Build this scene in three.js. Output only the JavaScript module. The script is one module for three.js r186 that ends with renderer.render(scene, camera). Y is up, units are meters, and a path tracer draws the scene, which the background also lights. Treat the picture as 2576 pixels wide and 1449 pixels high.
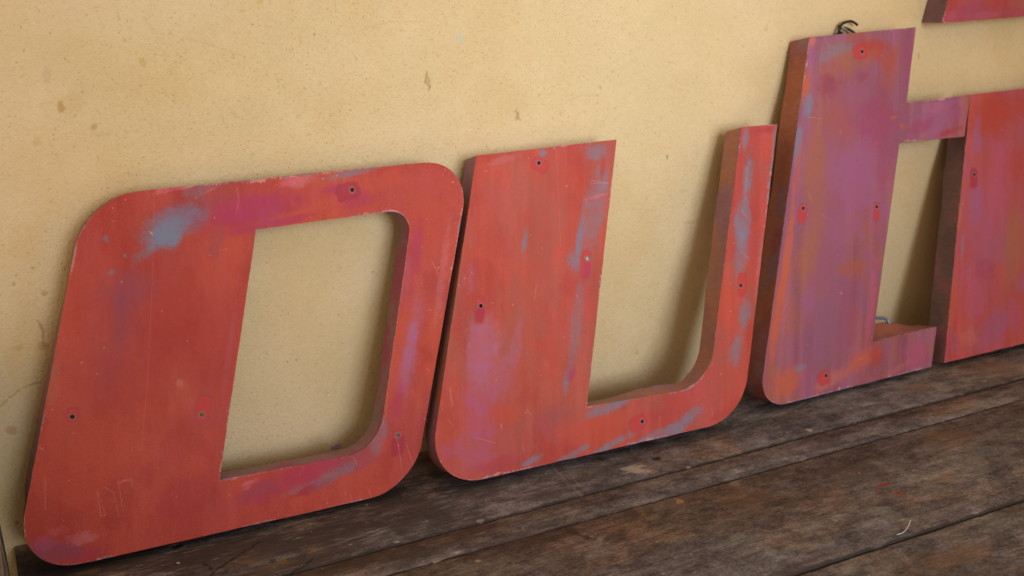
import * as THREE from 'three';
import { mergeGeometries, toCreasedNormals } from 'three/addons/utils/BufferGeometryUtils.js';

// ------------------------------------------------------------------ camera, light, exposure
const scene = new THREE.Scene();
const camera = new THREE.PerspectiveCamera(28.49, 16 / 9, 0.05, 60);
camera.position.set(0, 0.7715, 1.6693);
camera.up.set(0.15763, 0.96204, -0.22277);
camera.lookAt(camera.position.clone().add(new THREE.Vector3(0.40829, -0.26889, -0.87235)));
camera.focus = 1.66;
camera.userData.fStop = 4.5;
scene.add(camera);

const renderer = new THREE.WebGLRenderer({ antialias: true });
renderer.setSize(1024, 576);
renderer.toneMapping = THREE.LinearToneMapping;
renderer.toneMappingExposure = 1.0;
renderer.shadowMap.enabled = true;

// soft warm light thrown back by the rest of the place
scene.background = new THREE.Color().setRGB(0.71, 0.55, 0.35);
// daylight falling in through the opening across from the wall
const daylight = new THREE.SpotLight(new THREE.Color().setRGB(0.77, 0.90, 1.06), 42, 0, 0.345, 1, 2);
daylight.position.set(1.05, 1.1, 3.6);
daylight.target.position.set(0.97, 0.62, 0);
daylight.castShadow = true; daylight.shadow.radius = 42; daylight.shadow.mapSize.set(2048, 2048); daylight.shadow.bias = -0.0005;
scene.add(daylight, daylight.target);

// ------------------------------------------------------------------ helpers
let seed = 12345;
const rnd = () => { seed = (seed * 1664525 + 1013904223) >>> 0; return seed / 4294967296; };
const hash = (x, y, s) => { let h = Math.imul(x, 374761393) + Math.imul(y, 668265263) + Math.imul(s, 2246822519); h = Math.imul(h ^ (h >>> 13), 1274126177); h ^= h >>> 16; return (h >>> 0) / 4294967296; };
function vn(x, y, s = 0, px = 0, py = px) {            // value noise, 0..1, optionally periodic
  const ix = Math.floor(x), iy = Math.floor(y); let fx = x - ix, fy = y - iy;
  fx = fx * fx * (3 - 2 * fx); fy = fy * fy * (3 - 2 * fy);
  let x0 = ix, x1 = ix + 1, y0 = iy, y1 = iy + 1;
  if (px) { x0 = ((x0 % px) + px) % px; x1 = ((x1 % px) + px) % px; y0 = ((y0 % py) + py) % py; y1 = ((y1 % py) + py) % py; }
  const a = hash(x0, y0, s), b = hash(x1, y0, s), c = hash(x0, y1, s), d = hash(x1, y1, s);
  return a + (b - a) * fx + (c - a) * fy + (a - b - c + d) * fx * fy;
}
function fbm(x, y, s, o = 4) { let v = 0, a = 0.5, t = 0; for (let i = 0; i < o; i++) { v += a * vn(x, y, s + i * 17); t += a; a *= 0.5; x *= 2.03; y *= 2.03; } return v / t; }
const clamp = (v, a = 0, b = 1) => Math.min(b, Math.max(a, v));
const sst = (a, b, v) => { const t = clamp((v - a) / (b - a)); return t * t * (3 - 2 * t); };
const mix = (a, b, t) => a + (b - a) * t;

class Sheet {                                           // colour (sRGB 0..255) and height of one surface, in its own metres
  constructor(x0, y0, x1, y1, w, h) { Object.assign(this, { x0, y0, x1, y1, w, h }); this.c = new Float32Array(w * h * 3); this.b = new Float32Array(w * h).fill(0.5); this.ppx = w / (x1 - x0); this.ppy = h / (y1 - y0); }
  each(f, xa = this.x0, ya = this.y0, xb = this.x1, yb = this.y1) {
    const i0 = Math.max(0, Math.floor((xa - this.x0) * this.ppx)), i1 = Math.min(this.w - 1, Math.ceil((xb - this.x0) * this.ppx));
    const j0 = Math.max(0, Math.floor((ya - this.y0) * this.ppy)), j1 = Math.min(this.h - 1, Math.ceil((yb - this.y0) * this.ppy));
    for (let j = j0; j <= j1; j++) for (let i = i0; i <= i1; i++) f(this.x0 + (i + 0.5) / this.ppx, this.y0 + (j + 0.5) / this.ppy, j * this.w + i);
  }
  put(k, col, a) { const c = this.c; k *= 3; c[k] += (col[0] - c[k]) * a; c[k + 1] += (col[1] - c[k + 1]) * a; c[k + 2] += (col[2] - c[k + 2]) * a; }
  line(pts, col, width, alpha, dash = 0, bump = 0, s = 1) {
    for (let q = 0; q + 1 < pts.length; q++) {
      const [ax, ay] = pts[q], [bx, by] = pts[q + 1], dx = bx - ax, dy = by - ay, L2 = dx * dx + dy * dy, w = width + 1.2 / this.ppx;
      this.each((x, y, k) => {
        const t = clamp(((x - ax) * dx + (y - ay) * dy) / L2);
        const wob = (vn(x * 160, y * 160, s) - 0.5) * width * 2.2;
        const d = Math.hypot(x - ax - t * dx + wob, y - ay - t * dy + wob);
        let m = sst(w, width * 0.3, d); if (dash) m *= sst(dash - 0.2, dash + 0.15, vn(x * 220, y * 220, s + 3));
        if (m > 0) { this.put(k, col, m * alpha); this.b[k] += bump * m; }
      }, Math.min(ax, bx) - 3 * w, Math.min(ay, by) - 3 * w, Math.max(ax, bx) + 3 * w, Math.max(ay, by) + 3 * w);
    }
  }
  texture(repeat) { return tex(this.w, this.h, (k) => [this.c[k * 3], this.c[k * 3 + 1], this.c[k * 3 + 2]], true, repeat); }
  bump(repeat) { return tex(this.w, this.h, (k) => { const v = clamp(this.b[k]) * 255; return [v, v, v]; }, false, repeat); }
}
function tex(w, h, f, srgb, repeat = true) {
  const d = new Uint8Array(w * h * 4);
  for (let k = 0; k < w * h; k++) { const c = f(k); d[k * 4] = clamp(c[0], 0, 255); d[k * 4 + 1] = clamp(c[1], 0, 255); d[k * 4 + 2] = clamp(c[2], 0, 255); d[k * 4 + 3] = 255; }
  const t = new THREE.DataTexture(d, w, h, THREE.RGBAFormat);
  if (srgb) t.colorSpace = THREE.SRGBColorSpace;
  t.magFilter = THREE.LinearFilter; t.minFilter = THREE.LinearMipmapLinearFilter; t.generateMipmaps = true;
  t.wrapS = t.wrapT = repeat ? THREE.RepeatWrapping : THREE.ClampToEdgeWrapping; t.needsUpdate = true; return t;
}
function mesh(name, geo, mat, parent) { const m = new THREE.Mesh(geo, mat); m.name = name; m.castShadow = m.receiveShadow = true; (parent || scene).add(m); return m; }
function planarUV(geo, S, ax = 'x', ay = 'y') {          // uv from the piece's own metres
  const p = geo.attributes.position, uv = new Float32Array(p.count * 2), g = { x: 'getX', y: 'getY', z: 'getZ' };
  for (let i = 0; i < p.count; i++) { uv[2 * i] = (p[g[ax]](i) - S.x0) / (S.x1 - S.x0); uv[2 * i + 1] = (p[g[ay]](i) - S.y0) / (S.y1 - S.y0); }
  geo.setAttribute('uv', new THREE.BufferAttribute(uv, 2)); return geo;
}
const used = {};
const numbered = (n) => { const k = used[n] = (used[n] ?? -1) + 1; return k ? n + '_' + String(k).padStart(3, '0') : n; };
function thing(name, label, category, group) { const o = new THREE.Group(); o.name = numbered(name); o.userData = { label, category }; if (group) o.userData.group = group; scene.add(o); return o; }

// ------------------------------------------------------------------ plaster wall
{
  const S = new Sheet(-0.6, -0.35, 2.3, 1.1, 2048, 1024);
  const COL = { grey: [186, 190, 184], grey2: [150, 138, 128], brown: [150, 118, 78], dark: [96, 78, 58], ochre: [196, 150, 84], rust: [160, 112, 58], pale: [222, 208, 182] };
  S.each((x, y, k) => {
    const big = fbm(x * 3.1, y * 3.1, 11, 4), mid = fbm(x * 14, y * 14, 21, 4), fine = vn(x * 420, y * 420, 31) * 0.6 + vn(x * 190, y * 190, 32) * 0.4;
    let r = 216, g = 190, b = 150;
    const t = sst(0.3, 0.7, big); r = mix(r, 211, t); g = mix(g, 185, t); b = mix(b, 140, t);
    const oc = sst(0.5, 0.72, fbm(x * 7, y * 6, 81, 5)) * 0.35; r = mix(r, 206, oc); g = mix(g, 174, oc); b = mix(b, 122, oc);
    const m = (mid - 0.5) * 9 + (fine - 0.5) * 9; r += m; g += m * 1.0; b += m * 1.1;
    S.c[k * 3] = r; S.c[k * 3 + 1] = g; S.c[k * 3 + 2] = b;
    const zone = sst(0.42, 0.62, fbm(x * 3.4, y * 3.4, 51, 4)), sp = hash(Math.floor(x * 640), Math.floor(y * 640), 41);
    if (sp > 0.994 - 0.035 * zone) S.put(k, sp > 0.994 ? [138, 108, 72] : [178, 146, 100], 0.2 + 0.4 * hash(Math.floor(x * 640), Math.floor(y * 640), 42));
    const s2 = vn(x * 120, y * 120, 43); if (s2 > 0.968 - 0.03 * zone) S.put(k, [182, 142, 84], 0.32 * sst(0.94, 0.99, s2) + 0.06);
    if (s2 < 0.015) S.put(k, [226, 214, 194], 0.45);
  });
  for (const [mx, my, rx, ry, col, al] of [[713,676,5.4,9.6,'grey',0.9],[702,670,2.4,3.6,'grey',0.7],[655,612,4.2,10.8,'brown',0.7],[808,546,5.0,8.8,'brown',0.6],[1096,444,2.0,4.0,'dark',0.9],[233,672,5.3,6.9,'ochre',0.8],[118,621,5.2,6.3,'rust',0.8],[156,591,4.2,4.2,'rust',0.5],[212,704,2.6,4.2,'rust',0.5],[405,746,3.9,3.9,'ochre',0.8],[378,734,3.8,2.7,'ochre',0.7],[427,624,3.4,4.5,'ochre',0.6],[285,677,1.6,1.6,'dark',0.7],[262,674,2.7,1.6,'grey2',0.6],[225,641,2.1,2.1,'grey2',0.8],[371,528,3.4,2.8,'ochre',0.6],[80,578,6.3,5.2,'ochre',0.5],[-13,175,7.6,7.6,'rust',0.7],[45,290,7.6,5.4,'rust',0.7],[16,294,6.5,6.5,'rust',0.55],[58,367,4.3,4.3,'rust',0.7],[47,321,2.2,7.6,'dark',0.4],[22,387,2.1,2.7,'dark',0.6],[49,405,2.1,2.1,'dark',0.6],[154,591,3.2,3.2,'rust',0.4],[-27,36,3.3,3.3,'dark',0.9],[1065,454,40.1,16.7,'ochre',0.15],[1128,378,12.3,2.7,'grey2',0.3],[1144,320,9.7,2.8,'grey2',0.4],[1079,318,8.2,4.1,'pale',0.5],[123,623,20.9,15.7,'ochre',0.25],[252,636,86.4,32.4,'ochre',0.18],[125,530,85.1,63.9,'ochre',0.15],[30,296,32.4,75.7,'ochre',0.35],[41,433,31.8,42.3,'ochre',0.3],[214,735,115.7,31.5,'pale',0.25],[1674,577,2.2,6.7,'dark',0.5],[418,565,3.4,3.4,'ochre',0.5],[167,579,10.7,4.3,'grey2',0.25],[105,664,6.2,10.3,'grey2',0.3],[965,576,2.6,3.2,'dark',0.4],[475,631,2.3,2.3,'pale',0.5],[126,644,3.7,3.1,'pale',0.6],[71,661,2.6,3.1,'pale',0.6]]) {
    const cx = mx / 1000, cy = my / 1000, a = rx / 1000, b = ry / 1000;
    S.each((x, y, k) => {
      const n = vn(x * 0.9 / a, y * 0.9 / b, mx), n2 = vn(x * 240, y * 240, my + 7);
      const r = Math.hypot((x - cx) / a, (y - cy) / b) + (n - 0.5) * 0.9 + (n2 - 0.5) * 0.5, m = sst(1.25, 0.55, r);
      if (m > 0) S.put(k, COL[col], m * al * 0.5);
    }, cx - 2 * a, cy - 2 * b, cx + 2 * a, cy + 2 * b);
  }
  const cr = [[[-30, 210], [10, 236], [34, 240]], [[44, 330], [49, 312], [47, 296]], [[655, 628], [651, 612], [658, 604], [655, 596]], [[804, 552], [809, 548], [806, 540], [813, 536]], [[300, 700], [345, 684], [372, 671]], [[560, 700], [600, 706], [650, 703]], [[1120, 322], [1150, 321], [1168, 324]], [[900, 560], [930, 566], [965, 563]]];
  cr.forEach((l, i) => S.line(l.map(([a, b]) => [a / 1000, b / 1000]), i > 3 ? [190, 160, 118] : [150, 120, 82], 0.0007, i > 3 ? 0.35 : 0.5, 0.3, 0, i + 5));
  // grain of the render coat, a tile of 0.5 m
  const N = 1024, gr = tex(N, N, (k) => {
    const u = (k % N) / N, v = Math.floor(k / N) / N;
    const h = 0.5 * vn(u * 320, v * 320, 61, 320) + 0.36 * vn(u * 170, v * 150, 62, 170, 150) + 0.14 * vn(u * 60, v * 52, 63, 60, 52);
    const w = h * 255; return [w, w, w];
  }, false);
  const map = S.texture();
  const geo = new THREE.PlaneGeometry(4.4, 2.6, 220, 130); geo.translate(0.9, 0.45, 0);
  const p = geo.attributes.position;
  for (let i = 0; i < p.count; i++) { const x = p.getX(i), y = p.getY(i); p.setZ(i, -0.0005 - 0.0030 * fbm(x * 5, y * 5, 71, 3) - 0.0012 * vn(x * 22, y * 22, 72)); }
  planarUV(geo, S); geo.computeVertexNormals();
  map.wrapS = map.wrapT = THREE.MirroredRepeatWrapping;
  gr.repeat.set((S.x1 - S.x0) / 0.5, (S.y1 - S.y0) / 0.5);
  const back = new THREE.BoxGeometry(4.4, 2.6, 0.12); back.translate(0.9, 0.45, -0.068);
  const w = thing('plaster_wall', 'sandy tan plaster wall with brown freckles and small stains', 'wall');
  mesh('plaster_face', geo, new THREE.MeshStandardMaterial({ map, bumpMap: gr, bumpScale: 0.0010, roughness: 0.93 }), w);
  mesh('wall_core', back, new THREE.MeshStandardMaterial({ color: 0xb59d78, roughness: 0.95 }), w);
}

// ------------------------------------------------------------------ plank deck
{
  const S = new Sheet(-0.04, -0.02, 2.3, 1.0, 2048, 1024);
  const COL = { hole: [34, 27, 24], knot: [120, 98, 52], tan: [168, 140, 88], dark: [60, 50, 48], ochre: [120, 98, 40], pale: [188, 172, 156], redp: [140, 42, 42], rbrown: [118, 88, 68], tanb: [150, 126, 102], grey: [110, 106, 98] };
  const planks = [[-0.0, 0.2822], [0.2862, 0.3559], [0.3575, 0.6244], [0.6288, 0.93]];
  const ps = [3, 7, 7, 12], dark = [0.35, 0.2, 0.2, 0.3];
  S.each((x, z, k) => {
    let q = 0; for (let i = 0; i < 4; i++) if (z > planks[i][0] - 0.0015) q = i;
    const s = ps[q] * 31;
    const wv = fbm(x * 2.2, z * 5, s, 3) * 0.10;
    const g1 = fbm(x * 7, (z + wv) * 150, s + 1, 4), g2 = vn(x * 30, (z + wv) * 620, s + 2), ring = fbm(x * 2.5, (z + wv * 1.6) * 46, s + 3, 3);
    const big = fbm(x * 5, z * 11, s + 4, 4), wear = fbm(x * 9, z * 17, s + 5, 5), red = fbm(x * 4.2, z * 13, s + 6, 4);
    let c = [104, 91, 86];
    const mixc = (t, r, g, b) => { c = [mix(c[0], r, t), mix(c[1], g, t), mix(c[2], b, t)]; };
    const blot = fbm(x * 16, z * 26, s + 11, 5), scr = fbm(x * 34, z * 60, s + 12, 4);
    mixc(sst(0.48, 0.62, red + (blot - 0.5) * 0.25) * 0.6, 124, 94, 74);
    mixc(sst(0.5, 0.6, blot) * 0.55, 80, 70, 68);
    mixc(sst(0.54, 0.66, wear + (scr - 0.5) * 0.3) * 0.45, 124, 112, 103);
    mixc(sst(0.5, 0.38, big) * (0.3 + dark[q]), 76, 65, 62);
    mixc(sst(0.54, 0.72, ring) * 0.22, 82, 66, 58);
    const m = (g1 - 0.5) * 18 + (g2 - 0.5) * 10 + (vn(x * 300, z * 420, s + 9) - 0.5) * 26 + (hash(Math.floor(x * 500), Math.floor(z * 600), s + 14) - 0.5) * 22 + (scr - 0.5) * 46 + (fbm(x * 90, z * 110, s + 15, 3) - 0.5) * 34;
    c = [c[0] * 0.95 + m, c[1] * 0.99 + m * 0.95, c[2] * 1.07 + m * 0.9];
    S.c.set(c, k * 3);
    for (let i = 0; i < 4; i++) for (const e of planks[i]) { const d = Math.abs(z - e) + (vn(x * 90, z * 90, 210 + i) - 0.5) * 0.004; if (d < 0.0028 && e > 0.1) S.put(k, [44, 36, 32], 0.75 * sst(0.0028, 0.0008, d)); }   // grime packed along the joints
    S.b[k] = clamp(0.5 + (g1 - 0.5) * 0.7 + (g2 - 0.5) * 0.35 + (wear - 0.5) * 0.3);
    const sp = vn(x * 230, z * 230, 205); if (sp > 0.972) S.put(k, [158, 146, 136], 0.55);
    if (vn(x * 120, z * 300, 206) > 0.965) S.put(k, [66, 54, 49], 0.4);
  });
  for (const [mx, mz, rx, rz, col, al] of [[840,182,3.1,6.5,'hole',0.9],[917,227,7.5,6.3,'hole',0.9],[174,123,7.2,7.1,'hole',0.95],[296,244,7.4,6.4,'knot',0.9],[284,238,4.3,5.3,'hole',0.5],[864,374,5.7,9.4,'tan',0.8],[783,376,10.1,16.3,'dark',0.5],[797,387,4.5,8.1,'ochre',0.7],[724,422,16.2,13.3,'dark',0.6],[681,376,8.7,6.0,'dark',0.6],[692,402,8.6,7.7,'dark',0.6],[863,247,24.4,19.2,'pale',0.6],[702,253,41.0,25.2,'dark',0.5],[581,278,5.1,4.4,'pale',0.8],[480,356,5.2,4.9,'pale',0.7],[531,382,3.7,3.8,'pale',0.7],[516,345,3.7,3.0,'pale',0.5],[1156,486,12.7,3.9,'redp',0.8],[1154,519,8.0,3.8,'redp',0.9],[1132,500,5.7,2.9,'redp',0.5],[1368,410,44.2,43.9,'rbrown',0.55],[1070,491,34.0,28.1,'rbrown',0.3],[955,422,45.6,39.5,'rbrown',0.4],[211,206,85.1,27.8,'dark',0.7],[361,257,86.0,27.2,'dark',0.7],[107,106,65.6,23.4,'dark',0.8],[1033,377,41.6,15.1,'dark',0.5],[1151,433,47.6,40.7,'dark',0.4],[1484,324,40.4,25.1,'tanb',0.4],[689,115,25.0,39.6,'dark',0.4],[587,94,12.3,13.4,'hole',0.5],[600,86,8.7,10.8,'grey',0.4],[1362,229,16.4,8.2,'pale',0.4],[1199,266,5.2,6.4,'pale',0.6],[1254,520,35.0,17.2,'tanb',0.4],[345,235,21.7,32.0,'rbrown',0.6],[259,209,32.2,32.3,'rbrown',0.5],[274,255,42.1,12.4,'rbrown',0.6],[1492,217,42.3,19.8,'rbrown',0.4],[1690,223,43.9,29.1,'rbrown',0.6],[888,617,60.5,12.3,'dark',0.4],[1079,695,81.1,21.5,'rbrown',0.5],[242,161,82.4,34.0,'dark',0.75],[405,190,78.8,45.3,'dark',0.8],[521,203,69.0,67.9,'dark',0.7],[88,133,75.1,33.7,'dark',0.8],[450,310,85.4,39.9,'dark',0.5],[272,265,83.6,20.4,'dark',0.5],[627,177,71.7,48.4,'dark',0.6],[782,206,36.6,24.6,'grey',0.3],[19,104,64.2,34.2,'dark',0.85],[178,161,64.8,29.0,'dark',0.7],[320,207,76.5,28.6,'dark',0.7],[484,136,53.1,48.9,'dark',0.8],[602,129,54.7,50.6,'dark',0.7],[353,301,62.8,21.9,'dark',0.6],[622,361,81.4,29.6,'dark',0.45],[537,283,66.4,31.8,'dark',0.5],[-25,8,7.8,20.2,'tanb',0.6],[52,133,15.9,9.0,'knot',0.5]]) {  // stains and knots; extra dark ones at the left paint in weaker light
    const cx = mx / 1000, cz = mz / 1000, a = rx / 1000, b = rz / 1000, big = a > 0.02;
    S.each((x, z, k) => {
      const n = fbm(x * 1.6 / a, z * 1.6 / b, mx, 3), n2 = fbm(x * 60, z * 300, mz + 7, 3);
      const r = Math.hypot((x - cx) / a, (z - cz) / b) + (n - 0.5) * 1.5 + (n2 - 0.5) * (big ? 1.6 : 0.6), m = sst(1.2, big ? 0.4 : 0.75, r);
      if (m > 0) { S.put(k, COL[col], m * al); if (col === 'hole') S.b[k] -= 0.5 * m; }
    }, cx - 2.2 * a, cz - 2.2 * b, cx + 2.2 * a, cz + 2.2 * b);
  }
  const lw = [0.0013, 0.0015, 0.004, 0.0022, 0.002, 0.0018, 0.0015], lc = [COL.hole, COL.hole, COL.dark, COL.hole, COL.tanb, COL.tanb, COL.tanb], la = [0.95, 0.85, 0.55, 0.8, 0.45, 0.35, 0.4];
  [[[198,233],[227,208],[252,192],[282,171]],[[293,286],[318,274],[335,262]],[[673,346],[683,384],[696,411]],[[198,192],[204,216]],[[757,187],[750,239],[750,282]],[[770,215],[761,255]],[[621,219],[621,261]]].forEach((l, i) => S.line(l.map(([a, b]) => [a / 1000, b / 1000]), lc[i], lw[i], la[i], i > 3 ? 0.35 : 0.12, i < 4 ? -0.4 : 0.1, i + 60));
  // checks and open grain running with the boards
  for (let i = 0; i < 130; i++) {
    const x = rnd() * 2.1, z = 0.02 + rnd() * 0.88, l = 0.02 + rnd() * rnd() * 0.16, dz = (rnd() - 0.5) * 0.05 * l;
    S.line([[x, z], [x + l * 0.4, z + dz + (rnd() - 0.5) * 0.002], [x + l, z + 2 * dz]], rnd() < 0.75 ? [52, 43, 40] : [142, 128, 116], 0.0004 + rnd() * 0.0005, 0.3 + rnd() * 0.5, 0.3, -0.25, i + 400);
  }
  // cross-grain scuffs left by dragging
  for (let i = 0; i < 90; i++) {
    const x = 0.3 + rnd() * 1.6, z = 0.12 + rnd() * 0.75, l = 0.01 + rnd() * 0.05, t = (rnd() - 0.5) * 1.2 + (rnd() < 0.5 ? 1.5 : 0);
    S.line([[x, z], [x + l * Math.cos(t), z + l * Math.sin(t)]], rnd() < 0.6 ? [140, 124, 108] : [72, 60, 54], 0.0006 + rnd() * 0.0008, 0.15 + rnd() * 0.3, 0.4, 0, i + 80);
  }
  for (let i = 0; i < 150; i++) { const x = rnd() * 2, z = 0.1 + rnd() * 0.8, r = 0.0006 + rnd() * rnd() * 0.0022; S.line([[x, z], [x + r * 1.5, z + r * 0.3]], rnd() < 0.7 ? [178, 166, 150] : [150, 96, 66], r, 0.35 + rnd() * 0.5, 0, 0.1, i); }
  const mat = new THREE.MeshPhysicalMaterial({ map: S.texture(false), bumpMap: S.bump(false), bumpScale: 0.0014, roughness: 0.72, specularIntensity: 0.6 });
  const deck = new THREE.Group(); deck.name = 'plank_deck'; deck.userData = { kind: 'structure', label: 'dark worn wooden planks under the leaning letters', category: 'deck' }; scene.add(deck);
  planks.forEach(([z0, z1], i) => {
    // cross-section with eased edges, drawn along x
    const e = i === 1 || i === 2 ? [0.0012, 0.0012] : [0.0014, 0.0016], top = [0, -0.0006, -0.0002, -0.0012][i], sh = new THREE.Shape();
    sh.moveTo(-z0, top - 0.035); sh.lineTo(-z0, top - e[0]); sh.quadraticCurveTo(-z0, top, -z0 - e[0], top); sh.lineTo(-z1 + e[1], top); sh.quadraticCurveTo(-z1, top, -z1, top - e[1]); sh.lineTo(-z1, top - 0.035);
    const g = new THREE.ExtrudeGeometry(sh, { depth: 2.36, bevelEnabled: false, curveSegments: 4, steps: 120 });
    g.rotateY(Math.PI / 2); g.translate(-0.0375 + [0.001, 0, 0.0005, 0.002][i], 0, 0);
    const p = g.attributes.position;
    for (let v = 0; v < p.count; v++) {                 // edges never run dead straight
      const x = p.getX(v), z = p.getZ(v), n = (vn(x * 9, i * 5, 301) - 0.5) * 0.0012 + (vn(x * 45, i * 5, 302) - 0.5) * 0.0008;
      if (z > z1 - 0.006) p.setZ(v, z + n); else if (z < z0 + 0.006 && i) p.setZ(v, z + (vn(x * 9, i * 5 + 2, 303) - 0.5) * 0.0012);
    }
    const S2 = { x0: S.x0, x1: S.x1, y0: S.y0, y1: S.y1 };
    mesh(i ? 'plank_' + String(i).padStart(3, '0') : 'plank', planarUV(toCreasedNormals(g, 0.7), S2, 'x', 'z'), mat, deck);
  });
  const bg = new THREE.BoxGeometry(0.09, 0.12, 0.9); bg.translate(0.05, -0.098, 0.47);
  mesh('beam', bg, new THREE.MeshStandardMaterial({ color: 0x3a2e27, roughness: 0.9 }), deck);
}

// ------------------------------------------------------------------ weathered board past the planks, deepened out of view to shade the lower left
{
  const S = new Sheet(0, -0.75, 0.5, 0.35, 512, 1024);
  S.each((z, y, k) => {
    const n = fbm(z * 34, y * 20, 401, 5), f = vn(z * 300, y * 140, 402), g = fbm(z * 120, y * 9, 404, 3), flake = sst(0.47, 0.52, n + (f - 0.5) * 0.14);
    const w = 30 * (f - 0.5) + 30 * (g - 0.5); S.c.set([150 + w, 146 + w, 136 + w], k * 3);
    S.put(k, fbm(z * 20, y * 30, 403, 3) > 0.52 ? [66, 50, 52] : [92, 76, 58], (1 - flake) * 0.9); S.b[k] = 0.3 + 0.5 * flake;
  });
  const t = thing('weathered_shade_board', 'upright board with flaking pale paint past the planks, deepened out of view to shade the lower left', 'board');
  const sh = new THREE.Shape(), a = 0.0245, b = 0.19, c = 0.006;
  sh.moveTo(-a + c, -b); sh.lineTo(a - c, -b); sh.quadraticCurveTo(a, -b, a, -b + c); sh.lineTo(a, b - c); sh.quadraticCurveTo(a, b, a - c, b); sh.lineTo(-a + c, b); sh.quadraticCurveTo(-a, b, -a, b - c); sh.lineTo(-a, -b + c); sh.quadraticCurveTo(-a, -b, -a + c, -b);
  const g = new THREE.ExtrudeGeometry(sh, { depth: 1.0, bevelEnabled: false, steps: 40, curveSegments: 4 });
  g.rotateX(-Math.PI / 2); g.translate(-0.0730, -0.72, 0.215);
  const p = g.attributes.position; for (let v = 0; v < p.count; v++) p.setX(v, p.getX(v) + (fbm(p.getY(v) * 14, p.getZ(v) * 8, 405, 3) - 0.5) * 0.003);
  const m = new THREE.MeshStandardMaterial({ map: S.texture(false), bumpMap: S.bump(false), bumpScale: 0.0014, roughness: 0.85 });
  mesh('panel', planarUV(toCreasedNormals(g, 0.6), S, 'z', 'y'), m, t);
  const cg = new THREE.BoxGeometry(0.06, 0.02, 0.39); cg.translate(-0.078, 0.2915, 0.215);
  mesh('top_rail', planarUV(cg, S, 'z', 'x'), m, t);
}

// ------------------------------------------------------------------ painted metal sign letters
const PAINT = { deep: [154, 52, 48], red: [168, 60, 50], bred: [186, 56, 56], orange: [184, 75, 58], orange2: [184, 88, 66], orangep: [190, 104, 90], obrown: [158, 92, 72], brown: [160, 82, 70], purple: [140, 66, 86], purp2: [148, 72, 100], magenta: [166, 52, 84], crimson: [160, 44, 62], lilac: [168, 94, 124], lilac2: [152, 86, 122], pinkp: [172, 80, 108], pink: [192, 108, 116], rose: [176, 72, 66], bpink: [208, 104, 126], pale: [194, 146, 138], blue: [118, 120, 144], ochre: [172, 112, 82], tbase: [146, 82, 100], tbase2: [162, 74, 86], wine: [142, 60, 76], wine2: [150, 64, 92], mauve: [140, 84, 106] };
const D = 0.0503;                                        // depth of the letters

function rounded(corners) {                              // [x, y, cut] in mm -> closed outline in metres, sampled about every 7 mm
  const P = corners.map(([x, y, t]) => ({ x: x / 1000, y: y / 1000, t: t / 1000 })), n = P.length, pts = [];
  for (let i = 0; i < n; i++) {
    const a = P[(i + n - 1) % n], b = P[i], c = P[(i + 1) % n];
    const da = Math.hypot(a.x - b.x, a.y - b.y), dc = Math.hypot(c.x - b.x, c.y - b.y);
    const s = { x: b.x + (a.x - b.x) / da * b.t, y: b.y + (a.y - b.y) / da * b.t }, e = { x: b.x + (c.x - b.x) / dc * b.t, y: b.y + (c.y - b.y) / dc * b.t };
    if (b.t) {
      const k = 0.56, c1 = { x: mix(s.x, b.x, k), y: mix(s.y, b.y, k) }, c2 = { x: mix(e.x, b.x, k), y: mix(e.y, b.y, k) };
      const cv = new THREE.CubicBezierCurve(new THREE.Vector2(s.x, s.y), new THREE.Vector2(c1.x, c1.y), new THREE.Vector2(c2.x, c2.y), new THREE.Vector2(e.x, e.y));
      for (const q of cv.getPoints(22)) pts.push([q.x, q.y]);
    } else pts.push([b.x, b.y]);
    const tn = c.t, L = dc - b.t - tn, m = Math.floor(L / 0.007);
    for (let q = 1; q < m; q++) { const f = (b.t + L * q / m) / dc; pts.push([mix(b.x, c.x, f), mix(b.y, c.y, f)]); }
  }
  return pts;
}
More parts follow.
